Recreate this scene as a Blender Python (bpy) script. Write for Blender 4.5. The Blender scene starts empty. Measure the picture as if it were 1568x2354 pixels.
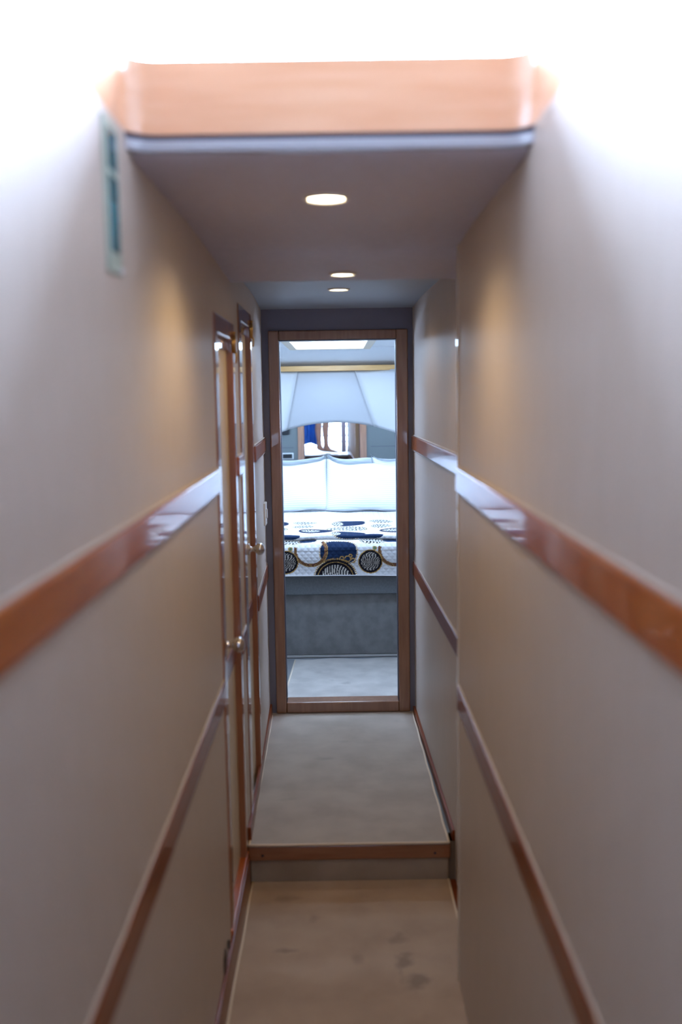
import bpy, bmesh, math, random
import numpy as np
from mathutils import Vector, Matrix
random.seed(4)
C = bpy.context.scene.collection
S = bpy.context.scene
R = math.radians

# ------------------------------------------------------------------ camera, sky, exposure
cam_d = bpy.data.cameras.new('camera'); cam = bpy.data.objects.new('camera', cam_d); C.objects.link(cam)
cam.matrix_world = Matrix(((0.9998745, 0.01570728, -0.00206668, 0.0),
                           (-0.00390772, 0.11809986, -0.99299403, 0.0),
                           (-0.01535316, 0.99287749, 0.11814642, 1.478),
                           (0, 0, 0, 1)))
cam_d.sensor_fit = 'HORIZONTAL'; cam_d.sensor_width = 24.0; cam_d.lens = 35.005
cam_d.clip_start = 0.02
cam_d.dof.use_dof = True; cam_d.dof.focus_distance = 5.3; cam_d.dof.aperture_fstop = 1.9
S.camera = cam
S.view_settings.view_transform = 'Standard'; S.view_settings.look = 'None'
S.view_settings.exposure = 0.06; S.view_settings.gamma = 1.0
S.view_settings.use_curve_mapping = False

W = bpy.data.worlds.new('world'); S.world = W; W.use_nodes = True
bg = W.node_tree.nodes['Background']
bg.inputs['Color'].default_value = (0.53, 0.69, 1.0, 1)
SKY = 12.0; SKY_FRONT = 95.0       # sky strength all round, and extra glow of the hazy sky ahead of the bow
_n = W.node_tree.nodes; _l = W.node_tree.links
_tc = _n.new('ShaderNodeTexCoord'); _sp = _n.new('ShaderNodeSeparateXYZ'); _mr = _n.new('ShaderNodeMapRange')
_mr.interpolation_type = 'SMOOTHSTEP'
_mr.inputs['From Min'].default_value = .15; _mr.inputs['From Max'].default_value = .75
_mr.inputs['To Min'].default_value = SKY; _mr.inputs['To Max'].default_value = SKY_FRONT
_l.new(_tc.outputs['Generated'], _sp.inputs[0]); _l.new(_sp.outputs['Y'], _mr.inputs['Value']); _l.new(_mr.outputs[0], bg.inputs['Strength'])
HATCH = 19.0       # glow of the bedroom hatch panel
SPOT = 10.5         # watts of each downlight
LENS = 20.0

# ------------------------------------------------------------------ materials
def mat(name, col, rough=0.5, metal=0.0, coat=0.0, spec=0.5, emit=None, estr=0.0, sheen=0.0):
    m = bpy.data.materials.new(name); m.use_nodes = True
    b = m.node_tree.nodes['Principled BSDF']
    b.inputs['Base Color'].default_value = (*col, 1); b.inputs['Roughness'].default_value = rough
    b.inputs['Metallic'].default_value = metal; b.inputs['Coat Weight'].default_value = coat
    b.inputs['Coat Roughness'].default_value = 0.05
    b.inputs['Specular IOR Level'].default_value = spec
    b.inputs['Sheen Weight'].default_value = sheen
    if emit:
        b.inputs['Emission Color'].default_value = (*emit, 1); b.inputs['Emission Strength'].default_value = estr
    return m
def noise_col(m, c1, c2, scale, stretch=(1, 1, 1), detail=4, lo=0.35, hi=0.65, bump=0.0, bscale=None, bdist=0.002):
    nt = m.node_tree; b = nt.nodes['Principled BSDF']; N = nt.nodes.new; L = nt.links.new
    tc = N('ShaderNodeTexCoord'); mp = N('ShaderNodeMapping'); mp.inputs['Scale'].default_value = stretch
    L(tc.outputs['Object'], mp.inputs['Vector'])
    n = N('ShaderNodeTexNoise'); n.inputs['Scale'].default_value = scale; n.inputs['Detail'].default_value = detail
    L(mp.outputs[0], n.inputs['Vector'])
    r = N('ShaderNodeValToRGB'); r.color_ramp.elements[0].position = lo; r.color_ramp.elements[1].position = hi
    r.color_ramp.elements[0].color = (*c1, 1); r.color_ramp.elements[1].color = (*c2, 1)
    L(n.outputs['Fac'], r.inputs['Fac']); L(r.outputs[0], b.inputs['Base Color'])
    if bump:
        n2 = N('ShaderNodeTexNoise'); n2.inputs['Scale'].default_value = bscale or scale; n2.inputs['Detail'].default_value = 3
        L(mp.outputs[0], n2.inputs['Vector'])
        bp = N('ShaderNodeBump'); bp.inputs['Strength'].default_value = bump; bp.inputs['Distance'].default_value = bdist
        L(n2.outputs['Fac'], bp.inputs['Height']); L(bp.outputs[0], b.inputs['Normal'])
    return m, mp, b, r
M_wall = noise_col(mat('wall_vinyl', (.6, .55, .5), .44, spec=.4), (.54, .465, .40), (.57, .49, .425), 60, (1, 1, .15), bump=.15, bscale=350, bdist=.0004)[0]
M_ceil = noise_col(mat('ceiling_vinyl', (.5, .46, .5), .6, spec=.3), (.52, .49, .58), (.55, .52, .61), 40, bump=.1, bscale=400, bdist=.0004)[0]
M_ceil2 = mat('bright_ceiling_vinyl', (.66, .68, .70), .5, spec=.3)
M_gloss = mat('lacquered_grey_white', (.40, .41, .46), .25, coat=.3)
M_wood = noise_col(mat('varnished_cherry', (.36, .11, .035), .3, coat=.75, spec=.15), (.36, .080, .012), (.44, .115, .022), 9, (6, .6, 6), 6, bump=.05, bdist=.0005)[0]
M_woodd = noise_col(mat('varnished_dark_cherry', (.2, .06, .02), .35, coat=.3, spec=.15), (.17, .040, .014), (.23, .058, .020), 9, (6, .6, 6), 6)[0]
M_woodv = noise_col(mat('varnished_cherry_upright', (.36, .11, .035), .3, coat=1.0), (.25, .085, .035), (.31, .115, .05), 9, (6, 6, .6), 6)[0]
M_woodx = noise_col(mat('varnished_cherry_across', (.5, .2, .08), .3, coat=1.0), (.24, .085, .035), (.31, .12, .055), 9, (.6, 6, 6), 6)[0]
M_oak = noise_col(mat('golden_oak', (.62, .36, .13), .35, coat=.5), (.60, .34, .12), (.70, .43, .17), 10, (.5, 6, 6), 6)[0]
M_leaf = mat('door_laminate', (.64, .53, .38), .4)
M_dark = mat('shadow_gap_rubber', (.03, .025, .05), .5)
M_black = mat('black_plastic', (.012, .013, .016), .3)
M_steel = mat('brushed_nickel', (.66, .65, .68), .16, metal=1)
M_brass = mat('aged_brass', (.55, .34, .12), .28, metal=1)
M_white = mat('white_plastic', (.82, .82, .80), .35)
M_sheet = mat('white_sheet', (.90, .91, .93), .8, sheen=.2)
M_greyp = mat('grey_panel', (.105, .12, .12), .45, coat=.2)
M_rail = noise_col(mat('grey_upholstery', (.3, .33, .36), .8), (.15, .165, .18), (.18, .195, .21), 90, bump=.3, bscale=500)[0]
M_bcarp = noise_col(mat('bed_base_carpet', (.3, .3, .3), .95), (.21, .21, .215), (.27, .27, .275), 16, detail=8, bump=.5, bscale=300)[0]
M_pad = mat('padded_white_vinyl', (.50, .51, .52), .5)
M_skin = noise_col(mat('skin', (.55, .32, .23), .5), (.52, .29, .20), (.58, .35, .26), 12)[0]
M_blue = noise_col(mat('blue_cloth', (.02, .12, .5), .8), (.012, .09, .42), (.03, .17, .62), 14, (1, 1, .4))[0]
M_shirt = mat('pale_shirt_cotton', (.75, .75, .74), .9)
M_hair = mat('dark_hair', (.03, .02, .015), .6)
M_stair = noise_col(mat('dark_patterned_stair_carpet', (.1, .07, .06), .95), (.03, .022, .02), (.17, .12, .10), 45, detail=6, bump=.4, bscale=200)[0]
M_deck = mat('white_gelcoat', (.82, .81, .80), .35, coat=.3)
M_pane = mat('hatch_diffuser', (.9, .95, 1), .4, emit=(.52, .72, 1.0), estr=HATCH)
M_lens = mat('lamp_lens', (1, .9, .7), .4, emit=(1.0, .80, .52), estr=LENS)
M_mirror = mat('mirror_glass', (.86, .90, .92), .004, metal=1)

def carpet(name, c1, c2, dirt, spots):
    m, mp, b, r = noise_col(mat(name, c1, .95, sheen=.3), c1, c2, 7, detail=9, bump=.6, bscale=420, bdist=.003)
    nt = m.node_tree; N = nt.nodes.new; L = nt.links.new
    tc = N('ShaderNodeTexCoord'); src = r.outputs[0]
    wob = N('ShaderNodeTexNoise'); wob.inputs['Scale'].default_value = 22; wob.inputs['Detail'].default_value = 4
    L(tc.outputs['Object'], wob.inputs['Vector'])
    for (x, y, rx, ry, k) in spots:          # trodden dirt spots
        mp2 = N('ShaderNodeMapping'); mp2.inputs['Location'].default_value = (-x / rx, -y / ry, 0); mp2.inputs['Scale'].default_value = (1 / rx, 1 / ry, 0)
        L(tc.outputs['Object'], mp2.inputs['Vector'])
        ln = N('ShaderNodeVectorMath'); ln.operation = 'LENGTH'; L(mp2.outputs[0], ln.inputs[0])
        ad = N('ShaderNodeMath'); ad.operation = 'MULTIPLY_ADD'; L(wob.outputs['Fac'], ad.inputs[0]); ad.inputs[1].default_value = 2.4; L(ln.outputs['Value'], ad.inputs[2])
        mr = N('ShaderNodeMapRange'); mr.inputs['From Min'].default_value = 1.5; mr.inputs['From Max'].default_value = 2.3
        mr.inputs['To Min'].default_value = k; mr.inputs['To Max'].default_value = 0; L(ad.outputs[0], mr.inputs['Value'])
        mx = N('ShaderNodeMix'); mx.data_type = 'RGBA'; mx.inputs['B'].default_value = (*dirt, 1)
        L(mr.outputs[0], mx.inputs['Factor']); L(src, mx.inputs['A']); src = mx.outputs['Result']
    L(src, b.inputs['Base Color'])
    return m
M_carp = carpet('beige_carpet', (.40, .285, .20), (.48, .355, .255), (.17, .12, .09),
                [(.165, 2.66, .035, .04, .6), (.155, 2.78, .028, .035, .55), (.19, 2.56, .04, .05, .6), (-.17, 2.72, .04, .015, .5), (.03, 2.68, .02, .03, .3), (-.19, 3.02, .05, .02, .35), (-.1, 2.9, .02, .03, .3)])
M_carp2 = carpet('beige_landing_carpet', (.36, .30, .245), (.45, .385, .32), (.2, .17, .14),
                [(-.07, 3.9, .04, .02, .4), (-.2, 3.5, .04, .02, .25), (.1, 3.6, .03, .03, .2), (0, 4.1, .03, .02, .25)])
M_rug = carpet('pale_rug', (.40, .37, .34), (.54, .50, .46), (.25, .23, .21), [(.02, 4.95, .03, .03, .5), (-.12, 5.15, .03, .03, .3), (-.05, 5.0, .02, .02, .3)])
M_bind = mat('cream_binding', (.72, .62, .50), .85)

def pillow_mat():
    m = mat('striped_sateen', (.9, .92, .95), .6, sheen=.3)
    nt = m.node_tree; b = nt.nodes['Principled BSDF']; N = nt.nodes.new; L = nt.links.new
    tc = N('ShaderNodeTexCoord'); wv = N('ShaderNodeTexWave'); wv.bands_direction = 'Z'; wv.inputs['Scale'].default_value = 24
    L(tc.outputs['Object'], wv.inputs['Vector'])
    r = N('ShaderNodeValToRGB'); r.color_ramp.elements[0].color = (.76, .81, .88, 1); r.color_ramp.elements[1].color = (.93, .94, .96, 1)
    r.color_ramp.elements[0].position = .3; r.color_ramp.elements[1].position = .6
    L(wv.outputs['Fac'], r.inputs['Fac']); L(r.outputs[0], b.inputs['Base Color'])
    n = N('ShaderNodeTexNoise'); n.inputs['Scale'].default_value = 16; n.inputs['Detail'].default_value = 3
    L(tc.outputs['Object'], n.inputs['Vector'])
    bp = N('ShaderNodeBump'); bp.inputs['Strength'].default_value = .3; bp.inputs['Distance'].default_value = .012
    L(n.outputs['Fac'], bp.inputs['Height']); L(bp.outputs[0], b.inputs['Normal'])
    return m
M_pillow = pillow_mat()
def print_mat():
    m = mat('printed_quilt', (1, 1, 1), .9, spec=.15)
    nt = m.node_tree; b = nt.nodes['Principled BSDF']; N = nt.nodes.new; L = nt.links.new
    a = N('ShaderNodeVertexColor'); a.layer_name = 'print'; L(a.outputs['Color'], b.inputs['Base Color'])
    tc = N('ShaderNodeTexCoord'); hs = []
    for ang in (45, -45):                      # diamond quilting
        mp = N('ShaderNodeMapping'); mp.inputs['Rotation'].default_value = (0, R(ang), 0); L(tc.outputs['Object'], mp.inputs['Vector'])
        wv = N('ShaderNodeTexWave'); wv.inputs['Scale'].default_value = 13; wv.bands_direction = 'X'; L(mp.outputs[0], wv.inputs['Vector']); hs.append(wv)
    mn = N('ShaderNodeMath'); mn.operation = 'MINIMUM'; L(hs[0].outputs['Fac'], mn.inputs[0]); L(hs[1].outputs['Fac'], mn.inputs[1])
    bp = N('ShaderNodeBump'); bp.inputs['Strength'].default_value = .6; bp.inputs['Distance'].default_value = .005
    L(mn.outputs[0], bp.inputs['Height']); L(bp.outputs[0], b.inputs['Normal'])
    return m
M_print = print_mat()

# ------------------------------------------------------------------ helpers
def box(bm, x0, x1, y0, y1, z0, z1):
    vs = [bm.verts.new((x, y, z)) for z in (z0, z1) for y in (y0, y1) for x in (x0, x1)]
    for f in ((0, 2, 3, 1), (4, 5, 7, 6), (0, 1, 5, 4), (2, 6, 7, 3), (0, 4, 6, 2), (1, 3, 7, 5)):
        bm.faces.new([vs[i] for i in f])
def hexa(bm, pts):        # 8 corners: bottom ring 4, top ring 4
    vs = [bm.verts.new(p) for p in pts]
    for f in ((3, 2, 1, 0), (4, 5, 6, 7), (0, 1, 5, 4), (1, 2, 6, 5), (2, 3, 7, 6), (3, 0, 4, 7)):
        bm.faces.new([vs[i] for i in f])
def prism(bm, poly, axis, a0, a1):   # polygon of 2D points extruded along axis
    def P(p, a):
        return (a, p[0], p[1]) if axis == 'x' else (p[0], a, p[1]) if axis == 'y' else (p[0], p[1], a)
    A = [bm.verts.new(P(p, a0)) for p in poly]; B = [bm.verts.new(P(p, a1)) for p in poly]
    bm.faces.new(A[::-1]); bm.faces.new(B); n = len(poly)
    for i in range(n): bm.faces.new((A[i], A[(i + 1) % n], B[(i + 1) % n], B[i]))
def lathe(bm, prof, c, axis, seg=32):  # prof (r, h) ; axis unit vector
    ax = Vector(axis).normalized(); u = ax.orthogonal().normalized(); v = ax.cross(u); c = Vector(c); rings = []
    for r, h in prof:
        if r < 1e-6: rings.append([bm.verts.new(c + ax * h)])
        else: rings.append([bm.verts.new(c + ax * h + (u * math.cos(t) + v * math.sin(t)) * r) for t in [2 * math.pi * i / seg for i in range(seg)]])
    for a, b in zip(rings, rings[1:]):
        for i in range(seg):
            j = (i + 1) % seg
            if len(a) == 1 and len(b) == 1: continue
            if len(a) == 1: bm.faces.new((a[0], b[j], b[i]))
            elif len(b) == 1: bm.faces.new((a[i], a[j], b[0]))
            else: bm.faces.new((a[i], a[j], b[j], b[i]))
def tube(bm, pts, r, seg=10):
    pts = [Vector(p) for p in pts]; rings = []
    for i, p in enumerate(pts):
        d = (pts[min(i + 1, len(pts) - 1)] - pts[max(i - 1, 0)]).normalized()
        u = d.cross(Vector((0.13, 0.31, 1))).normalized(); v = d.cross(u)
        rr = r[i] if isinstance(r, (list, tuple)) else r
        rings.append([bm.verts.new(p + (u * math.cos(t) + v * math.sin(t)) * rr) for t in [2 * math.pi * k / seg for k in range(seg)]])
    for a, b in zip(rings, rings[1:]):
        for i in range(seg): bm.faces.new((a[i], a[(i + 1) % seg], b[(i + 1) % seg], b[i]))
    bm.faces.new(rings[0][::-1]); bm.faces.new(rings[-1])
def grid(bm, P, nu, nv):
    V = [[bm.verts.new(P(i / nu, j / nv)) for j in range(nv + 1)] for i in range(nu + 1)]
    for i in range(nu):
        for j in range(nv): bm.faces.new((V[i][j], V[i + 1][j], V[i + 1][j + 1], V[i][j + 1]))
def obj(name, bm, m, parent=None, smooth=False, bevel=0.0, seg=3, recalc=True):
    if recalc: bmesh.ops.recalc_face_normals(bm, faces=bm.faces)
    me = bpy.data.meshes.new(name); bm.to_mesh(me); bm.free(); me.materials.append(m)
    o = bpy.data.objects.new(name, me); C.objects.link(o)
    if smooth or bevel:
        for p in me.polygons: p.use_smooth = True
    if bevel:
        b = o.modifiers.new('bevel', 'BEVEL'); b.width = bevel; b.segments = seg; b.limit_method = 'ANGLE'; b.harden_normals = True
    if parent is not None:
        o.parent = parent; o.matrix_parent_inverse = parent.matrix_basis.inverted()
    return o
def B(): return bmesh.new()
def struct(name, bm, m, parent=None, label=None, **k):
    o = obj(name, bm, m, parent, **k)
    if parent is None: o['kind'] = 'structure'
    if label: o['label'] = label
    return o
def boxo(name, x0, x1, y0, y1, z0, z1, m, parent=None, bevel=0.0, st=True, label=None):
    bm = B(); box(bm, x0, x1, y0, y1, z0, z1)
    return struct(name, bm, m, parent, bevel=bevel, label=label) if st else obj(name, bm, m, parent, bevel=bevel)
def tag(o, label, cat, group=None):
    o['label'] = label; o['category'] = cat
    if group: o['group'] = group
    return o
def thing(name, label, cat, loc=(0, 0, 0), group=None):
    o = bpy.data.objects.new(name, None); C.objects.link(o); o.location = loc; o.empty_display_size = .1
    return tag(o, label, cat, group)

M_riser0 = mat('step_backing', (.20, .15, .12), .8)
ZL = -.13          # lower floor
ZC = 1.852         # near ceiling
UR = (1.224, 1.285); LR = (.648, .71)      # the two wooden wall rails

# ------------------------------------------------------------------ setting: corridor
boxo('floor', -.45, .45, .55, 3.15, ZL - .05, ZL - .006, M_woodd, label='lower corridor floor under the beige carpet runner')
boxo('floor', -.45, .45, 3.155, 4.6, -.05, -.006, M_rail, label='raised landing floor in front of the end doorway')
boxo('floor', -.45, .46, 3.153, 3.22, ZL - .05, -.006, M_riser0, label='step face behind the riser')
# left wall pieces
def wall_slab(name, pts_xy, z0, z1, t, label=None, m=None):   # polyline inner face, thickness outward t (signed)
    bm = B(); poly = list(pts_xy) + [(x + t, y) for x, y in reversed(pts_xy)]
    prism(bm, poly, 'z', z0, z1); return struct(name, bm, m or M_wall, label=label)
XL = -.32
M_dkpan = noise_col(mat('dark_cherry_panel', (.1, .05, .03), .4), (.06, .03, .02), (.13, .07, .045), 12, (6, 6, .6), 5)[0]
wall_slab('wall_left', [(XL, -.12), (XL, 2.625)], ZL - .05, 1.884, -.06, 'near left corridor wall')
wall_slab('wall_left', [(XL, 3.12), (XL, 3.28)], ZL - .05, 1.884, -.06, 'narrow wall strip between the two left doors')
wall_slab('wall_left', [(XL, 3.76), (-.334, 4.5)], ZL - .05, 1.884, -.06, 'far left corridor wall beside the end doorway')
wall_slab('wall_left', [(XL, 2.625), (XL, 3.12)], 1.697, 1.884, -.06, 'wall above the nearer left door')
wall_slab('wall_left', [(XL, 3.28), (XL, 3.76)], 1.777, 1.884, -.06, 'wall above the farther left door')
wall_slab('wall_left', [(XL, 2.625), (XL, 3.12)], ZL - .05, -.022, -.06, 'wall foot below the nearer left door')
# right wall pieces
wall_slab('wall_right', [(.31, -.12), (.31, .60)], ZL - .05, 1.884, .06, 'dark cherry panel beside the stairs', M_dkpan)
wall_slab('wall_right', [(.31, .60), (.31, 2.555)], ZL - .05, 1.884, .06, 'near right corridor wall')
wall_slab('wall_right', [(.372, 2.5), (.37, 3.13), (.341, 4.5)], ZL - .05, 1.884, .05, 'far right corridor wall beside the end doorway')
# end wall round the doorway
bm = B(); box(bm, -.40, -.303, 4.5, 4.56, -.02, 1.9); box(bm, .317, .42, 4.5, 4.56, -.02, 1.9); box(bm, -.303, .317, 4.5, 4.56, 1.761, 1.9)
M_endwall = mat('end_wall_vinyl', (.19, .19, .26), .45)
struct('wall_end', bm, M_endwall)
boxo('trim_1', -.335, .341, 4.478, 4.5, -.006, .004, mat('grey_threshold', (.42, .4, .42), .35), bevel=.002, label='grey threshold strip below the end doorway')
# door_3: the wood framed end doorway
bm = B(); box(bm, -.304, -.257, 4.484, 4.575, .004, 1.76); box(bm, .266, .318, 4.484, 4.575, .004, 1.76)
box(bm, -.257, .266, 4.4845, 4.5745, 1.7185, 1.7595); box(bm, -.257, .266, 4.4845, 4.5745, .005, .056)
d3 = struct('door_3', bm, noise_col(mat('door_frame_cherry', (.30, .13, .07), .3, coat=.7), (.25, .125, .075), (.32, .17, .105), 9, (6, 6, .6), 6)[0], bevel=.006, label='wooden frame of the end doorway')
bm = B()
for x0, x1, z0, z1 in ((-.2585, -.2545, .056, 1.7185), (.2635, .2675, .056, 1.7185), (-.257, .266, 1.715, 1.7195)): box(bm, x0, x1, 4.492, 4.56, z0, z1)
struct('door_seal', bm, M_dark, d3)

# ceilings
bm = B(); poly = [(1.63, ZC + .005), (1.66, ZC), (2.29, ZC), (2.82, 1.832), (3.09, 1.82), (3.105, 1.824), (3.105, 1.95), (1.63, 1.874)]
prism(bm, poly, 'x', -.335, .385); struct('ceiling', bm, M_ceil, label='near corridor ceiling with a sloping step down')
bm = B(); prism(bm, [(3.1, 1.866), (4.12, 1.866), (4.5, 1.854), (4.5, 1.95), (3.1, 1.95)], 'x', -.36, .42)
struct('ceiling', bm, mat('cool_ceiling_vinyl', (.40, .46, .55), .5), label='far corridor ceiling before the doorway')
# white lip along the hatch edge, curling forward at both ends
def curve_edge(rc, n=10, x0=-.325, x1=.315, y=1.62, back=1.30):
    pts = [(x0, back)]
    for i in range(n + 1):
        a = math.pi - i * (math.pi / 2) / n
        pts.append((x0 + rc + rc * math.cos(a), y - rc + rc * math.sin(a)))
    for i in range(n + 1):
        a = math.pi / 2 - i * (math.pi / 2) / n
        pts.append((x1 - rc + rc * math.cos(a), y - rc + rc * math.sin(a)))
    pts.append((x1, back)); return pts
E_ = curve_edge(.055)
def ribbon(bm, pts, t, zb, zt):   # vertical strip following pts, thickness outward t; zb/zt functions of (x,y)
    n = len(pts); ctr = Vector((0, 1.1)); rows = []
    for i, p in enumerate(pts):
        a = Vector(pts[max(i - 1, 0)]); b = Vector(pts[min(i + 1, n - 1)]); d = (b - a).normalized(); nrm = Vector((-d.y, d.x))
        q = Vector(p) + nrm * t
        rows.append([bm.verts.new((p[0], p[1], zb(*p))), bm.verts.new((p[0], p[1], zt(*p))), bm.verts.new((q.x, q.y, zt(*p))), bm.verts.new((q.x, q.y, zb(*p)))])
    for r0, r1 in zip(rows, rows[1:]):
        for k in range(4): bm.faces.new((r0[k], r1[k], r1[(k + 1) % 4], r0[(k + 1) % 4]))
    bm.faces.new(rows[0]); bm.faces.new(rows[-1][::-1])
def ztop(x, y): return 1.998 if y > 1.58 else max(1.998 - (1.58 - y) * .36, 1.893)
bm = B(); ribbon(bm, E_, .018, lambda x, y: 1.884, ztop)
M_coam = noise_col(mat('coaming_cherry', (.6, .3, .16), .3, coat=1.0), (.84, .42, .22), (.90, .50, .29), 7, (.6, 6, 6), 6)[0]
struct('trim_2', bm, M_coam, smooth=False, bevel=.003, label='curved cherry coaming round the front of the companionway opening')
bm = B(); ribbon(bm, E_[1:-1], .015, lambda x, y: 1.876, lambda x, y: 1.884); struct('trim_3', bm, M_dark, label='dark gap under the cherry coaming')
bm = B(); ribbon(bm, curve_edge(.05, y=1.615)[1:-1], .02, lambda x, y: 1.858, lambda x, y: 1.876); struct('trim_4', bm, M_gloss, bevel=.004, label='white rounded lip on the ceiling edge')

# rails along the walls
def rail(name, pts, z, side, label, t=.010, ends=True):
    bm = B(); s = side; poly = [(x, y) for x, y in pts] + [(x - s * t, y) for x, y in reversed(pts)]
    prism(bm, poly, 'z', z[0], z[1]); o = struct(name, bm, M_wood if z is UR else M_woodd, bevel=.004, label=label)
    bm = B(); poly = [(x, y) for x, y in pts] + [(x - s * t * .6, y) for x, y in reversed(pts)]
    prism(bm, poly, 'z', z[0] - .007, z[0] - .0005); prism(bm, poly, 'z', z[1] + .0005, z[1] + .005)
    struct('panel_edge', bm, M_wall, o, bevel=.002)
n = 5
for side, pts, nm in ((-1, [(XL, -.1), (XL, 2.622)], 'near left wall'), (-1, [(XL, 3.125), (XL, 3.275)], 'strip between the left doors'),
                      (-1, [(XL, 3.765), (-.334, 4.498)], 'far left wall'), (1, [(.31, -.1), (.31, 2.545)], 'near right wall'),
                      (1, [(.372, 2.57), (.37, 3.13), (.341, 4.498)], 'far right wall')):
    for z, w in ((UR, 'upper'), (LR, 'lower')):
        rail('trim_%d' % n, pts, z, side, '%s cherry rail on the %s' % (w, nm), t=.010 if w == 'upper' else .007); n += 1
boxo('trim_%d' % n, .3065, .375, 2.553, 2.572, ZL - .05, 1.85, mat('glossy_beige_edge', (.6, .53, .44), .15, coat=1), bevel=.006, label='glossy end post of the near right wall'); n += 1
boxo('baseboard_left', XL - .01, XL + .010, .6, 3.12, ZL - .02, -.031, M_woodd, bevel=.004)
bm = B(); prism(bm, [(XL, 3.16), (XL + .012, 3.16), (-.324, 4.49), (-.336, 4.49)], 'z', -.01, .05); struct('baseboard_left', bm, M_woodd, bevel=.003)
bm = B(); prism(bm, [(.372, 3.16), (.360, 3.16), (.331, 4.49), (.343, 4.49)], 'z', -.01, .03); struct('baseboard_right', bm, M_woodd, bevel=.003)

# step: nosing and riser
st = thing('step_nosing', 'dark cherry nosing board across the single carpeted step', 'step', (0, 3.14, -.052))
boxo('board', -.318, .352, 3.13, 3.155, -.053, -.002, M_woodx, st, bevel=.006, st=False)
for x in (-.27, .30):
    bm = B(); lathe(bm, [(0, .0015), (.004, .001), (.0045, 0)], (x, 3.13, -.034), (0, -1, 0), 12); obj('screw', bm, M_dark, st)
bm = B(); box(bm, -.309, .345, 3.141, 3.152, ZL, -.053); M_riser = carpet('riser_carpet', (.34, .27, .21), (.42, .34, .27), (.2, .15, .12), [])
tag(obj('step_riser', bm, M_riser), 'carpeted riser below the cherry step nosing', 'step riser')

# carpet runners with bound edges
def runner(name, label, pts, z, m, closed=(0, 1, 2, 3), tub=.0045):
    t = thing(name, label, 'carpet', (0, sum(p[1] for p in pts) / 4, z))
    bm = B(); prism(bm, pts, 'z', z - .006, z + .002); obj('pile', bm, m, t)
    for k in closed:
        a, b = pts[k], pts[(k + 1) % 4]
        P = [(a[0] + (b[0] - a[0]) * i / 24 + .0012 * math.sin(i * 1.3 + k) * (0 < i < 24), a[1] + (b[1] - a[1]) * i / 24, z) for i in range(25)]
        bm = B(); tube(bm, P, tub, 8); obj('binding', bm, M_bind, t, smooth=True)
runner('carpet_runner', 'beige carpet on the lower corridor floor with trodden stains', [(-.315, .9), (.36, .9), (.345, 3.138), (-.305, 3.138)], ZL, M_carp, closed=(1, 3))
runner('carpet_runner', 'beige carpet on the raised landing with cream bound edge', [(-.313, 3.128), (.345, 3.128), (.327, 4.47), (-.322, 4.47)], .003, M_carp2, closed=(0, 1, 3))

# ------------------------------------------------------------------ left doors
def door(num, y0, y1, z0, z1, knob_y, knob_z, sw=(.055, .05), label=''):
    xf = XL + .004; xr = XL - .016
    bm = B(); box(bm, XL - .045, xf, y0 - sw[0], y0, z0, z1 + .055); box(bm, XL - .045, xf, y1, y1 + sw[1], z0, z1 + .055); box(bm, XL - .045, xf - .0005, y0, y1, z1, z1 + .055)
    fr = struct('door_%d' % num, bm, M_woodv, bevel=.006, label=label)
    bm = B(); box(bm, XL - .035, xr, y0 + .002, y1 - .002, z0 + .003, z1 - .002)
    leaf = obj('door_leaf', bm, M_leaf, fr, bevel=.003)
    bm = B(); box(bm, xr, xr + .006, y0 + .004, y1 - .004, z1 - .03, z1 - .004); obj('top_rail', bm, M_woodv, leaf, bevel=.002)
    bm = B(); box(bm, xr, xr + .005, y0 + .004, y1 - .004, LR[0], LR[1]); obj('lower_rail', bm, M_woodd, leaf, bevel=.002)
    bm = B()
    lathe(bm, [(0, 0), (.021, 0), (.021, .004), (.012, .007), (.009, .010), (.009, .022), (.013, .027), (.0195, .033), (.0225, .042), (.0205, .051), (.013, .058), (0, .061)],
          (XL - .016 + (.003 if num == 1 else .0), knob_y, knob_z), (1, 0, 0), 32)
    obj('knob', bm, M_steel, leaf, smooth=True)
    bm = B(); zc = z1 - .012; yc = y1 + .012       # hinge with turned finial and hook below
    tube(bm, [(xf + .004, yc, zc + .030), (xf + .004, yc, zc - .025)], .005, 12)
    lathe(bm, [(0, .0), (.004, .001), (.006, .005), (.004, .009), (.003, .011)], (xf + .004, yc, zc + .042), (0, 0, -1), 12)
    box(bm, xf - .001, xf + .002, yc - .018, yc + .02, zc - .02, zc + .024)
    tube(bm, [(xf + .006, yc, zc - .02), (xf + .010, yc, zc - .03), (xf + .010, yc, zc - .045), (xf + .007, yc, zc - .055)], .003, 8)
    obj('hinge', bm, M_brass, fr, smooth=True)
    return fr
door(1, 2.69, 3.07, -.012, 1.642, 2.76, .775, label='nearer left door with cherry frame and round knob')
door(2, 3.37, 3.715, -.004, 1.722, 3.62, .915, sw=(.09, .045), label='farther left door with cherry frame and round knob')
boxo('trim_%d' % n, XL - .03, XL + .006, 2.63, 3.12, -.03, -.010, M_wood, bevel=.003, label='wooden sill under the nearer left door'); n += 1

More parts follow.
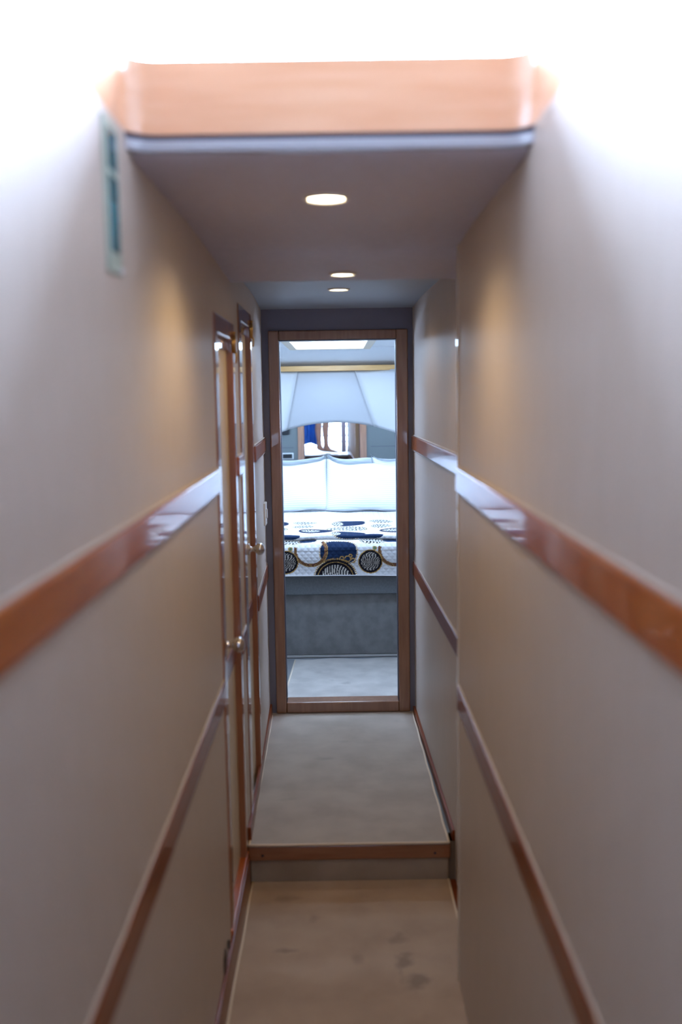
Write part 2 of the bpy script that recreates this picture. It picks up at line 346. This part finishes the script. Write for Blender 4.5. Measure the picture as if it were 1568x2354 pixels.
# ------------------------------------------------------------------ downlights
def downlight(x, y, z, r, label, watts):
    t = thing('downlight', label, 'light', (x, y, z), 'round recessed ceiling lights')
    bm = B(); lathe(bm, [(r, .004), (r + .001, -.002), (r - .003, -.005), (r - .007, -.003), (r - .008, .002)], (x, y, z), (0, 0, 1), 40); bz = obj('bezel', bm, M_white, t, smooth=True)
    bm = B(); lathe(bm, [(0, -.0025), (r * .6, -.002), (r - .0075, -.0005), (r - .0075, .003), (0, .003)], (x, y, z), (0, 0, 1), 40); ln = obj('lens', bm, M_lens, smooth=True); ln.parent = bz
    ld = bpy.data.lights.new('lamp', 'SPOT'); ld.energy = SPOT * watts; ld.color = (1.0, .72, .37); ld.spot_size = R(150); ld.spot_blend = .7; ld.shadow_soft_size = .03
    lo = bpy.data.objects.new('lamp', ld); C.objects.link(lo); lo.parent = t; lo.location = (0, 0, -.012)
downlight(-.015, 1.967, ZC - .001, .043, 'recessed ceiling light nearest the companionway opening, the largest of three', 1.0)
downlight(.022, 2.965, 1.8245, .040, 'recessed ceiling light at the lower edge of the ceiling step', .65)
downlight(.012, 3.785, 1.865, .041, 'recessed ceiling light just before the end doorway', .45)

# ------------------------------------------------------------------ small things on the corridor walls
t = thing('wall_plaque', 'tall narrow teal plaque with pale border high on the left wall', 'sign', (XL, 1.48, 1.65))
bm = B(); box(bm, XL, XL + .004, 1.425, 1.512, 1.655, 1.868); obj('backing', bm, mat('pale_green_plaque', (.42, .50, .42), .35), t, bevel=.0015)
def plaque_mat():
    m, mp, b, r = noise_col(mat('teal_print', (.05, .25, .28), .2), (.01, .07, .08), (.04, .22, .28), 14, (1, 1, .8), 3, .4, .6)
    return m
bm = B(); box(bm, XL + .004, XL + .0052, 1.443, 1.498, 1.685, 1.79); box(bm, XL + .004, XL + .0052, 1.443, 1.498, 1.80, 1.855); obj('printed_field', bm, plaque_mat(), t)
bm = B(); lathe(bm, [(0, .004), (.003, .003), (.004, 0)], (XL + .004, 1.503, 1.661), (1, 0, 0), 12); obj('screw_head', bm, M_steel, t, smooth=True)

t = thing('wall_socket', 'small dark oval socket low on the left wall above the baseboard', 'socket', (XL, 2.5, -.02))
bm = B(); lathe(bm, [(0, .003), (.026, .003), (.030, .0)], (XL, 2.47, -.03 + .02), (1, 0, 0), 28)
for v in bm.verts: v.co.z = (v.co.z + .01) * 1.25 - .01
obj('plate', bm, M_stair, t, smooth=True)
bm = B(); lathe(bm, [(0, .008), (.010, .008), (.013, .003)], (XL, 2.53, .006), (1, 0, 0), 20); obj('plug_cover', bm, M_black, t, smooth=True)

t = thing('light_switch', 'small white switch on the far left wall beside the end doorway', 'switch', (-.332, 4.38, 1.0))
bm = B(); box(bm, -.333, -.322, 4.34, 4.42, .905, 1.005); obj('plate', bm, M_white, t, bevel=.003)
bm = B(); box(bm, -.322, -.317, 4.365, 4.395, .935, .975); obj('rocker', bm, M_white, t, bevel=.002)

t = thing('ceiling_side_fitting', 'small dark green round cap high on the near right wall at the frame edge', 'fitting', (.31, .89, 1.75))
bm = B(); lathe(bm, [(0, .010), (.010, .010), (.016, .005), (.018, 0)], (.31, .885, 1.755), (-1, 0, 0), 24); obj('cap', bm, mat('grey_green_plastic', (.10, .16, .14), .4), t, smooth=True)
bm = B(); lathe(bm, [(.018, 0), (.024, .002), (.024, 0)], (.31, .885, 1.755), (-1, 0, 0), 24); obj('flange', bm, mat('pale_green_flange', (.5, .6, .55), .4), t, smooth=True)

# ------------------------------------------------------------------ bedroom shell
BX = 1.35
boxo('floor', -.45, .46, 3.2, 4.6, -.25, -.052, M_riser0, label='underside of the landing')
boxo('floor', -BX, BX, 4.6, 7.1, -.05, -.004, mat('bedroom_floor_vinyl', (.24, .25, .26), .5), label='grey bedroom floor around the pale rug')
for nm, xa, xb in (('left', -BX - .05, -BX), ('right', BX, BX + .05)):       # side walls, each with a long portlight
    bm = B(); box(bm, xa, xb, 4.56, 7.1, -.05, 1.22); box(bm, xa, xb, 4.56, 7.1, 1.44, 1.9); box(bm, xa, xb, 4.56, 5.1, 1.22, 1.44); box(bm, xa, xb, 5.9, 7.1, 1.22, 1.44)
    struct('wall_%s' % nm, bm, M_ceil2, label='%s wall of the bedroom with an open portlight' % nm)
boxo('wall_back', -BX, BX, 7.02, 7.08, -.05, 1.9, M_ceil2, label='back wall of the bedroom behind the mirror')
bm = B(); box(bm, -BX, -.303, 4.561, 4.60, -.02, 1.8); box(bm, .317, BX, 4.561, 4.60, -.02, 1.8); box(bm, -.303, .317, 4.561, 4.60, 1.761, 1.8)
wf = struct('wall_front', bm, M_greyp, label='grey panelled bedroom wall around the doorway, seen in the mirror')
bm = B()
for x in (-.80, .60, .98): box(bm, x - .002, x + .002, 4.6, 4.6015, 0, 1.78)
for z in (.98, 1.30): box(bm, -BX, -.36, 4.6, 4.6012, z - .0015, z + .0015); box(bm, .37, BX, 4.6, 4.6012, z - .0015, z + .0015)
struct('panel_joint', bm, M_dark, wf)
bm = B(); box(bm, -.318, -.262, 4.6, 4.612, 0, 1.77); box(bm, .266, .328, 4.6, 4.612, 0, 1.77); box(bm, -.262, .266, 4.6, 4.6115, 1.72, 1.77)
struct('door_casing', bm, d3.data.materials[0], d3, bevel=.003)
# ceiling with a hole for the hatch, and the sloping soffit
hx0, hx1, hy0, hy1 = -.255, .17, 5.50, 6.47
bm = B(); box(bm, -BX, hx0, 4.6, 6.6, 1.78, 1.9); box(bm, hx1, BX, 4.6, 6.6, 1.78, 1.9); box(bm, hx0, hx1, 5.12, hy0, 1.78, 1.9); box(bm, hx0, hx1, 4.6, 4.74, 1.78, 1.9); box(bm, hx0, hx1, hy1, 6.6, 1.78, 1.9)
struct('ceiling', bm, M_ceil2, label='white bedroom ceiling around the bright hatch')
bm = B(); prism(bm, [(6.6, 1.78), (6.9, 1.668), (7.02, 1.668), (7.02, 1.9), (6.6, 1.9)], 'x', -BX, BX); struct('ceiling', bm, M_ceil2, label='sloping soffit above the bed head')
boxo('trim_%d' % n, -BX, BX, 6.81, 6.93, 1.632, 1.668, M_oak, bevel=.004, label='golden oak rail across the bed head wall'); n += 1
t = thing('ceiling_hatch', 'bright rectangular ceiling hatch with beige frame above the foot of the bed', 'hatch', (-.06, 6.0, 1.78))
bm = B(); o_ = .05
box(bm, hx0 - o_, hx0, hy0 - o_, hy1 + o_, 1.762, 1.782); box(bm, hx1, hx1 + o_, hy0 - o_, hy1 + o_, 1.762, 1.782)
box(bm, hx0, hx1, hy0 - o_, hy0, 1.762, 1.782); box(bm, hx0, hx1, hy1, hy1 + o_, 1.762, 1.782)
obj('frame', bm, mat('beige_hatch_frame', (.62, .52, .38), .4), t, bevel=.005)
bm = B(); box(bm, hx0 - .001, hx1 + .001, hy0 - .001, hy1 + .001, 1.772, 1.778); obj('diffuser', bm, M_pane, t)

t = thing('ceiling_hatch', 'added unseen glowing hatch just inside the bedroom doorway, lights the corridor end', 'hatch', (-.04, 4.93, 1.78))  # glowing panel added out of view to spill light into the corridor
bm = B(); box(bm, hx0 - .03, hx0, 4.71, 5.15, 1.766, 1.782); box(bm, hx1, hx1 + .03, 4.71, 5.15, 1.766, 1.782); box(bm, hx0, hx1, 4.71, 4.74, 1.766, 1.782); box(bm, hx0, hx1, 5.12, 5.15, 1.766, 1.782)
obj('frame', bm, M_white, t, bevel=.004)
bm = B(); box(bm, hx0 - .001, hx1 + .001, 4.739, 5.121, 1.772, 1.778); obj('diffuser', bm, M_pane, t)

# padded panels with the arched lower edge
def arch(x): return 1.284 - .44 * (x + .018) ** 2 if abs(x) < .6 else 1.284 - .44 * (abs(x) + .018) ** 2
def padpanel(xa0, xa1, xb0, xb1, dy, bow, pm=None, name='panel'):
    pm = pm or M_pad   # top x range, bottom x range
    bm = B()
    def P(u, v):
        z1 = 1.636; xt = xa0 + (xa1 - xa0) * u; xb = xb0 + (xb1 - xb0) * u
        x = xt + (xb - xt) * v; z = z1 + (max(arch(xb), 1.0) - z1) * v
        y = 6.91 + dy(u, v) - bow * math.sin(v * 1.9) ** 1.0
        return (x, y, z)
    grid(bm, P, 24, 16)
    o = obj(name, bm, pm, pp, smooth=True, recalc=False)
    s = o.modifiers.new('solid', 'SOLIDIFY'); s.thickness = .02; s.offset = 0
    return o
pp = thing('padded_headboard', 'white padded panels with arched lower edge above the bed mirror', 'wall panel', (0, 6.9, 1.24))
padpanel(-.266, .122, -.35, .252, lambda u, v: -.045 * (1 - v), .05, mat('padded_centre_darker', (.37, .38, .40), .5))  # centre panel coloured darker than the side panels
padpanel(-1.3, -.265, -1.3, -.349, lambda u, v: -(1 - u) * .42 - .045 * (1 - v) * u ** 12, .05)
padpanel(.121, 1.3, .251, 1.3, lambda u, v: -u * .42 - .045 * (1 - v) * (1 - u) ** 12, .05)
# mirror
t = thing('headboard_mirror', 'wide mirror behind the pillows reflecting a person at the corridor entrance', 'mirror', (0, 6.985, .9))
bm = B(); box(bm, -.95, .95, -.003, .003, -.32, .45)
mo = obj('glass', bm, M_mirror); mo.parent = t; mo.rotation_euler = (0, 0, R(.7)); mo.location = (0, 0, 0)
bm = B(); box(bm, -.96, .96, .004, .012, -.33, .46); mb = obj('backing', bm, M_dark); mb.parent = t; mb.rotation_euler = (0, 0, R(.7))

# things on the panelled wall, seen in the mirror
t = thing('wall_screen', 'dark rectangular screen on grey bedroom wall seen in the mirror', 'screen', (-.55, 4.61, 1.15))
bm = B(); box(bm, -.85, -.395, 4.6, 4.62, 1.105, 1.40); obj('casing', bm, M_black, t, bevel=.004)
t = thing('wall_thermostat', 'small black display in pale frame on grey bedroom wall seen in the mirror', 'thermostat', (-.5, 4.61, .93))
bm = B(); box(bm, -.475, -.360, 4.6, 4.612, .872, .932); obj('bezel', bm, mat('pale_grey_bezel', (.6, .62, .62), .4), t, bevel=.006)
bm = B(); box(bm, -.462, -.373, 4.612, 4.614, .882, .922); obj('display', bm, M_black, t)

# ------------------------------------------------------------------ bed
bd = thing('bed', 'double bed with carpeted base and grey upholstered rail', 'bed', (0, 6.2, 0))
bm = B(); box(bm, -.95, .95, 5.492, 6.95, .012, .362); obj('base', bm, M_bcarp, bd, bevel=.006)
bm = B(); box(bm, -.955, .955, 5.488, 5.493, .0, .012); obj('base_trim', bm, mat('pale_base_trim', (.6, .6, .6), .4), bd)
bm = B(); box(bm, -.96, .96, 5.468, 6.95, .362, .50); obj('upholstered_rail', bm, M_rail, bd, bevel=.008)
bm = B(); box(bm, -.93, .93, 5.475, 6.93, .50, .650); obj('mattress', bm, M_sheet, bd, bevel=.03, seg=4)

# bedspread, printed
prof = []
for i in range(56): prof.append((5.446 + .004 * math.sin(i * .12), .474 + .138 * i / 55))
for i in range(1, 31):
    a = i / 30 * math.pi / 2; prof.append((5.446 + .085 * (1 - math.cos(a)), .612 + .052 * math.sin(a)))
for i in range(1, 13):
    a = -math.pi / 2 + i / 12 * math.pi * .95; prof.append((5.528 - .012 * math.cos(a), .6775 + .012 * math.sin(a)))
for i in range(1, 330): prof.append((5.531 + i * .0042, .6895 + .0015 * math.sin(i * .06)))
py = np.array([p[0] for p in prof]); pz = np.array([p[1] for p in prof])
ps = np.concatenate([[0], np.cumsum(np.hypot(np.diff(py), np.diff(pz)))])
nx = 520; xs = np.linspace(-.99, .99, nx)
X, SS = np.meshgrid(xs, ps, indexing='ij'); Y, _ = np.meshgrid(py, xs); Y = np.broadcast_to(py, X.shape).copy(); Z = np.broadcast_to(pz, X.shape).copy()
hem = np.clip(1 - SS / .15, 0, 1)
Y += hem * (.004 * np.sin(X * 11) + .003 * np.sin(X * 27 + 1)); Z += hem * (-.006 * X + .003 * np.sin(X * 5 + 2)) 
Z += np.where(SS > .2, .0025 * np.sin(X * 9 + SS * 7) + .002 * np.sin(X * 23 - SS * 11), 0)
drop = np.clip(np.abs(X) - .955, 0, 1); Z -= drop * 4
col = np.ones(X.shape + (3,)) * np.array([.80, .80, .82])
NAVY = (.012, .028, .075); BLK = (.012, .010, .016); GOLD = (.50, .30, .09); CHAIN = (.15, .06, .04); CREAM = (.80, .78, .74); GRN = (.12, .2, .12)
def put(mask, c): col[mask] = c
def wrap(cx, per=.467): return (X - cx + per / 2) % per - per / 2
def ell(dx, cs, rx, rs): return np.hypot(dx / rx, (SS - cs) / rs)
def zebra(dx, ds, k, vert=True):
    u, v = (dx, ds) if vert else (ds, dx)
    return np.sin(k * (u + .012 * np.sin(v * 75 + u * 22) + .006 * np.sin(v * 160 + 1))) 
def zdisc(cx, cs, rx, rs, rim=GOLD, k=480, per=.467, ring=.16):
    dx = wrap(cx, per); e = ell(dx, cs, rx, rs)
    put(e < 1.10, rim); put(e < 1.02, BLK)
    ins = e < 1 - ring; z = zebra(dx, SS - cs, k); put(ins & (z > -.1), (.42, .38, .34)); put(ins & (z <= -.1), BLK)
def ndisc(cx, cs, rx, rs, per=.467, rim=True):
    dx = wrap(cx, per); e = (np.abs(dx / rx) ** 2.6 + np.abs((SS - cs) / rs) ** 2.6) ** (1 / 2.6)
    if rim:
        a = np.arctan2((SS - cs) / rs, dx / rx); put((e < 1.05) & (np.sin(a * 50) > -.2), GOLD)
    put(e < .97, NAVY)
# front drop and rounded edge
ndisc(-.007, .135, .104, .075)
for (cx, cs, r0) in ((.045, .095, .016), (.075, .085, .012), (.03, .075, .011), (.06, .112, .008), (.012, .098, .010)):   # gold scrolls
    dx = wrap(cx); e = np.hypot(dx, SS - cs); a = np.arctan2(SS - cs, dx); put((np.abs(e - r0) < .0028) & (a > -1.9), GOLD)
dx = wrap(-.16); e = np.hypot(dx, SS - .145); ang = np.arctan2(SS - .145, dx)
ch = (np.abs(e - .085) < .0085) & ((ang < -.15) | (ang > 2.9) | ((ang < .75) & (ang > -.2)))
put(ch, CHAIN); put(ch & (np.sin(ang * 60) > .8), GOLD); put((np.abs(e - .095) < .0016) & ((ang < .75) & (ang > -3)), GOLD)
dx = wrap(-.024); e = np.hypot(dx, SS + .025); a = np.arctan2(SS + .025, dx)
put((e < .125) & (np.sin(a * 70) > -.4), GOLD); put(e < .116, BLK); z = zebra(dx, (SS) * .4, 400); ins = e < .085; put(ins & (z > -.05), (.62, .58, .52)); put((np.abs(e - .101) < .0018), GOLD)
zdisc(.170, .078, .062, .062)
put(np.hypot(wrap(.195), SS - .155) < .010, GRN); put(np.abs(np.hypot(wrap(.195), SS - .155) - .011) < .0025, GOLD)
def light_zebra(cx, cs, rx, rs, k=330, per=.467):
    dx = wrap(cx, per); e = ell(dx, cs, rx, rs); put(e < 1.0, (.30, .22, .10)); put(e < .93, CREAM)
    z = zebra(dx, SS - cs, k); put((e < .9) & (z > .05), BLK)
light_zebra(.19, .215, .078, .032, 330)
ndisc(.29, .225, .05, .022)
# folded upper layer
ndisc(.05, .335, .10, .075); light_zebra(-.02, .33, .028, .05, 500)
ndisc(-.136, .455, .10, .085); light_zebra(-.165, .46, .055, .05, 380)
light_zebra(.045, .565, .121, .115, 300)
ndisc(.063, .79, .098, .10); light_zebra(-.01, .78, .035, .08, 420)
light_zebra(-.216, .665, .062, .07, 380); light_zebra(-.21, .845, .072, .07, 380)
ndisc(.16, .29, .09, .03, rim=False)
nxs, nss = X.shape
co = np.stack([X, Y, Z], -1).reshape(-1, 3)
idx = np.arange(nxs * nss).reshape(nxs, nss)
F = np.stack([idx[:-1, :-1], idx[1:, :-1], idx[1:, 1:], idx[:-1, 1:]], -1).reshape(-1, 4)
me = bpy.data.meshes.new('bedspread'); me.vertices.add(len(co)); me.vertices.foreach_set('co', co.ravel())
me.loops.add(F.size); me.loops.foreach_set('vertex_index', F.ravel().astype(np.int32)); me.polygons.add(len(F))
me.polygons.foreach_set('loop_start', np.arange(0, F.size, 4, dtype=np.int32)); me.polygons.foreach_set('use_smooth', np.ones(len(F), bool))
me.update(calc_edges=True); me.validate()
at_ = me.color_attributes.new('print', 'FLOAT_COLOR', 'POINT')
at_.data.foreach_set('color', np.concatenate([col.reshape(-1, 3), np.ones((len(co), 1))], 1).ravel().astype(np.float32))
me.materials.append(M_print)
bs = bpy.data.objects.new('bedspread', me); C.objects.link(bs)
tag(bs, 'white quilted bedspread printed with navy, gold and zebra medallions', 'bedspread')
bm = B(); tube(bm, [(x, 5.444 + .004 * math.sin(x * 11), .473 - .006 * x + .003 * math.sin(x * 5 + 2)) for x in [-.95 + i * .05 for i in range(39)]], .003, 6)
hm = obj('hem_piping', bm, M_sheet, bs, smooth=True)

# pillows
def pillow(x, y, z, w, h, th, lean, roll, label, yaw=0.0, top=1.0):
    bm = B(); nu, nv = 40, 28
    def P(side):
        def f(u, v):
            a = 2 * u - 1; b = 2 * v - 1
            px = a * w / 2 * (1 - .010 * (1 - b * b)); pzz = b * h / 2 * (1 - (.26 if b > 0 else .02) * (1 - abs(a) ** 7))
            pzz += .006 * math.sin(a * 7 + b * 3)
            t = th / 2 * (max(0, (1 - a ** 4) * (1 - b ** 4))) ** .55
            t += .004 * math.sin(a * 11 + b * 5) * (1 - a ** 4) * (1 - b ** 4)
            # tension creases fanning from the corners
            for ca, cb in ((-1, -1), (1, -1), (-1, 1), (1, 1)):
                da, db = (a - ca) * w, (b - cb) * h; d = math.hypot(da, db); an = math.atan2(db, da)
                t += .006 * math.sin(an * 17) * math.exp(-(d / .13) ** 2) * (1 - a ** 4) * (1 - b ** 4)
            return (px, side * t, pzz)
        return f
    grid(bm, P(-1), nu, nv); grid(bm, P(1), nu, nv)
    bmesh.ops.remove_doubles(bm, verts=bm.verts, dist=.0004)
    o = obj('pillow', bm, M_pillow, smooth=True)
    o.location = (x, y, z); o.rotation_euler = (R(-lean), R(roll), R(yaw))
    tag(o, label, 'pillow', 'white striped pillows on the bed'); return o
pillow(-.421, 6.70, .868, .70, .372, .17, 20, -1.5, 'white striped pillow on the left of the bed', yaw=3)
pillow(.288, 6.68, .868, .74, .372, .18, 20, 1.0, 'large white pillow on the right, beside the striped left one', yaw=-2)
pillow(.60, 6.86, .895, .70, .38, .12, 10, -6, 'white pillow standing behind the large right pillow', yaw=-3)

# rug in the bedroom
t = thing('rug', 'pale rug on the bedroom floor in front of the bed', 'rug', (0, 5.1, 0))
bm = B(); pts = []
for i in range(13): pts.append((-.255 + .05 * i + 0, 5.42 - .012 * math.sin(i * 1.1)))
poly = [(-.285, 4.70)] + [(.36, 4.70)] + [(.40, 5.36)] + [(p[0], p[1]) for p in reversed(pts)]
prism(bm, poly, 'z', -.003, .009); obj('pile', bm, M_rug, t)
bm = B(); tube(bm, [(-.286, 4.70, .005), (-.272, 5.0, .006), (-.256, 5.41, .005)], .006, 8); obj('edge_roll', bm, M_bind, t, smooth=True)

# ------------------------------------------------------------------ saloon above and behind (light enters here)
DZ = .618
boxo('floor', -.75, .75, -2.62, -.12, DZ - .06, DZ, M_deck, label='white step deck at the head of the companionway')
bm = B(); box(bm, -.32, .31, -.12, -.10, .15, DZ - .03); box(bm, -.32, .31, -.10, .22, .10, .15 + .10); box(bm, -.32, .31, .22, .58, ZL - .03, .06)
struct('floor', bm, M_stair, label='dark patterned carpet on the companionway stairs')
bm = B(); box(bm, -.33, .32, -.14, -.095, DZ - .03, DZ + .004); struct('trim_%d' % n, bm, M_gloss, bevel=.006, label='white edge of the head step'); n += 1
# counters beside the stairwell, roof, windows
M_sal = mat('saloon_vinyl', (.42, .39, .37), .6)
for s, nm in ((-1, 'left'), (1, 'right')):
    x0, x1 = (-1.8, -.345) if s < 0 else (.335, 1.8)
    boxo('floor', x0, x1, -2.4, 1.62, 1.80, 1.884, M_sal, label='saloon floor %s of the stairwell' % nm)
    bm = B(); xa, xb = (-1.84, -1.8) if s < 0 else (1.8, 1.84)
    box(bm, xa, xb, -2.4, 3.2, 1.8, 2.0); box(bm, xa, xb, -2.4, 3.2, 2.5, 2.66); box(bm, xa, xb, -2.4, .3, 2.0, 2.5); box(bm, xa, xb, 1.5, 1.7, 2.0, 2.5)
    if s > 0: box(bm, xa, xb, .8, 1.5, 2.0, 2.5)
    struct('wall_%s' % nm, bm, M_sal, label='saloon %s wall below and above the side windows' % nm)
boxo('floor', -1.8, 1.8, 1.642, 3.2, 1.96, 1.99, M_sal, label='dashboard shelf forward of the companionway opening')
boxo('ceiling', -1.84, 1.84, -2.4, 2.35, 2.63, 2.68, M_sal, label='saloon roof above the companionway')
bm = B(); box(bm, -.75, -.72, -2.6, -.12, DZ, 1.8); struct('wall_left', bm, M_sal, label='left wall of the stair head')
bm = B(); box(bm, .72, .75, -2.6, -.12, DZ, 1.8); struct('wall_right', bm, M_sal, label='right wall of the stair head')
bm = B(); box(bm, -1.84, -.45, -2.45, -2.4, 1.8, 2.66); box(bm, .55, 1.84, -2.45, -2.4, 1.8, 2.66); box(bm, -.75, -.35, -2.62, -2.6, DZ, 1.8); box(bm, .45, .75, -2.62, -2.6, DZ, 1.8); box(bm, -.45, .55, -2.62, -2.6, 1.35, 2.66)
struct('wall_aft', bm, M_sal, label='saloon aft wall around the open companion door')
# side faces closing stairwell where corridor walls end
bm = B(); box(bm, -.75, -.32, -.14, -.12, DZ, 1.8); struct('wall_left', bm, M_deck, label='return wall left of the stair head')
bm = B(); box(bm, .31, .75, -.14, -.12, DZ, 1.8); struct('wall_right', bm, M_deck, label='return wall right of the stair head')

# white railing and curtain behind the person, seen in the mirror
t = thing('deck_railing', 'white deck railing behind the person seen in the mirror', 'railing', (.1, -2.3, DZ))
bm = B()
for z in (.70, .80, .95, 1.15): tube(bm, [(-.4, -2.3, z), (.5, -2.3, z)], .012, 10)
obj('rail', bm, M_white, t, smooth=True)
for x in (-.38, .44):
    bm = B(); tube(bm, [(x, -2.3, DZ), (x, -2.3, 1.3)], .016, 10); obj('post', bm, M_white, t, smooth=True)
bm = B()
def CP(u, v): return (.232 + .07 * u + .0 * v, -.42 + .018 * math.sin(u * 22) - .06 * u, DZ + .02 + v * 1.15)
grid(bm, CP, 40, 6); cu = obj('curtain', bm, mat('mauve_curtain', (.88, .80, .88), .9), smooth=True)
sm = cu.modifiers.new('solid', 'SOLIDIFY'); sm.thickness = .004
tag(cu, 'pale mauve curtain beside the person at the corridor entrance, seen in mirror', 'curtain')

# ------------------------------------------------------------------ person at the stair head (legs seen in the mirror)
def skin_figure():
    me = bpy.data.meshes.new('person'); V = []; E = []; Rr = []
    def v(p, r, par=None):
        V.append(p); Rr.append(r); i = len(V) - 1
        if par is not None: E.append((par, i))
        return i
    ox, oy, z0 = -.03, -.62, DZ
    def p(f, s, z): return (ox + f, oy + s, z0 + z)      # f = facing (+X), s = side
    pelvis = v(p(0, 0, .90), (.135, .11))
    hips = []
    for s, f0 in ((-1, -.055), (1, .045)):
        h = v(p(f0 * .3, s * .085, .84), (.085, .085), pelvis)
        th = v(p(f0 * .7, s * .088, .66), (.075, .07), h)
        k = v(p(f0, s * .085, .47), (.052, .052), th)
        c = v(p(f0 - .012, s * .085, .34), (.054, .050), k)
        c2 = v(p(f0 - .005, s * .085, .20), (.038, .036), c)
        an = v(p(f0, s * .085, .085), (.030, .034), c2)
        he = v(p(f0 - .03, s * .085, .035), (.030, .030), an)
        md = v(p(f0 + .06, s * .09, .038), (.034, .026), an)
        bl = v(p(f0 + .125, s * .095, .026), (.040, .018), md)
        for j, (dy, L) in enumerate(((-.026, .055), (-.012, .052), (0, .047), (.012, .042), (.024, .035))):
            v(p(f0 + .125 + L, s * .095 + s * dy, .014), (.0095 if j else .012, .008), bl)
    w = v(p(.0, 0, 1.05), (.115, .09), pelvis); ch = v(p(.01, 0, 1.25), (.145, .10), w); sh = v(p(0, 0, 1.38), (.12, .08), ch)
    nk = v(p(.0, 0, 1.46), (.052, .052), sh); hd = v(p(.02, 0, 1.55), (.074, .078), nk); hd2 = v(p(.015, 0, 1.63), (.080, .088), hd); v(p(.0, 0, 1.69), (.055, .06), hd2)
    ns = v(p(.10, 0, 1.585), (.012, .010), hd); 
    for s in (-1, 1):
        a = v(p(-.01, s * .17, 1.37), (.055, .05), sh); el = v(p(-.02, s * .22, 1.10), (.038, .038), a)
        wr = v(p(.12, s * .20, .90), (.026, .022), el); pm = v(p(.165, s * .195, .86), (.022, .036), wr)
        for j, dz in enumerate((-.03, -.012, .006, .024)):
            L = (.045, .052, .050, .040)[j]
            q = v(p(.165 + L * .8, s * .195 + dz * .3, .845 + dz * .6), (.0095, .0095), pm); v(p(.165 + L * 1.2, s * .19 + dz * .3, .845 + dz * .6 - L * .5), (.008, .008), q)
        q = v(p(.185, s * .165, .885), (.010, .010), pm); v(p(.215, s * .155, .87), (.0085, .0085), q)
    me.from_pydata(V, E, []); me.update()
    o = bpy.data.objects.new('person', me); C.objects.link(o)
    sk = o.modifiers.new('skin', 'SKIN'); sk.use_smooth_shade = True; sd = o.modifiers.new('sub', 'SUBSURF'); sd.levels = 2; sd.render_levels = 2
    if not me.skin_vertices: 
        with bpy.context.temp_override(object=o, active_object=o): bpy.ops.mesh.customdata_skin_add()
    for i, r in enumerate(Rr):
        me.skin_vertices[0].data[i].radius = r; me.skin_vertices[0].data[i].use_root = (i == 0)
    me.materials.append(M_skin); return o
pe = skin_figure()
tag(pe, 'barefoot person standing at the corridor entrance, lower legs seen in the mirror', 'person')
def ringsurf(name, rings, m, parent):
    bm = B(); rows = []
    for (cx, cy, cz, rx, ry) in rings:
        rows.append([bm.verts.new((cx + rx * math.cos(t), cy + ry * math.sin(t) , cz + .004 * math.sin(t * 5))) for t in [2 * math.pi * k / 32 for k in range(32)]])
    for a, b in zip(rows, rows[1:]):
        for i in range(32): bm.faces.new((a[i], a[(i + 1) % 32], b[(i + 1) % 32], b[i]))
    o = obj(name, bm, m, parent, smooth=True); s = o.modifiers.new('solid', 'SOLIDIFY'); s.thickness = .006; return o
px_, py_ = -.03, -.62
ringsurf('shorts', [(px_, py_, DZ + .64, .125, .20), (px_, py_, DZ + .78, .135, .205), (px_, py_, DZ + .92, .145, .19), (px_, py_, DZ + 1.02, .125, .165)], M_blue, pe)
ringsurf('shirt', [(px_, py_, DZ + .98, .14, .185), (px_, py_, DZ + 1.15, .145, .19), (px_, py_, DZ + 1.32, .145, .215), (px_, py_, DZ + 1.41, .10, .16), (px_, py_, DZ + 1.46, .062, .07)], M_shirt, pe)
bm = B(); lathe(bm, [(0, .10), (.05, .09), (.082, .05), (.094, 0), (.09, -.05), (.08, -.07)], (px_ + .0, py_, DZ + 1.625), (-.35, 0, 1), 24); obj('hair', bm, M_hair, pe, smooth=True)
# blue towel hanging behind the legs
bm = B()
def TP(u, v): return (-.30 + .20 * u + .05 * v * (u - .9) * 0, -.84 + .03 * math.sin(u * 9 + v * 2) + .012 * math.sin(u * 23), DZ + .115 + .02 * math.sin(u * 4) + v * .66)
grid(bm, TP, 40, 24); tw = obj('towel', bm, M_blue, smooth=True); sm = tw.modifiers.new('solid', 'SOLIDIFY'); sm.thickness = .012
tag(tw, 'bright blue towel hanging beside the person at the corridor entrance', 'towel')
t = thing('towel_rail', 'white rail the blue towel hangs from', 'rail', (-.2, -.84, DZ))
bm = B(); tube(bm, [(-.36, -.84, DZ + .78), (-.05, -.84, DZ + .78)], .010, 10); obj('bar', bm, M_white, t, smooth=True)
bm = B(); tube(bm, [(-.36, -.84, DZ), (-.36, -.84, DZ + .785)], .012, 10); obj('post', bm, M_white, t, smooth=True)
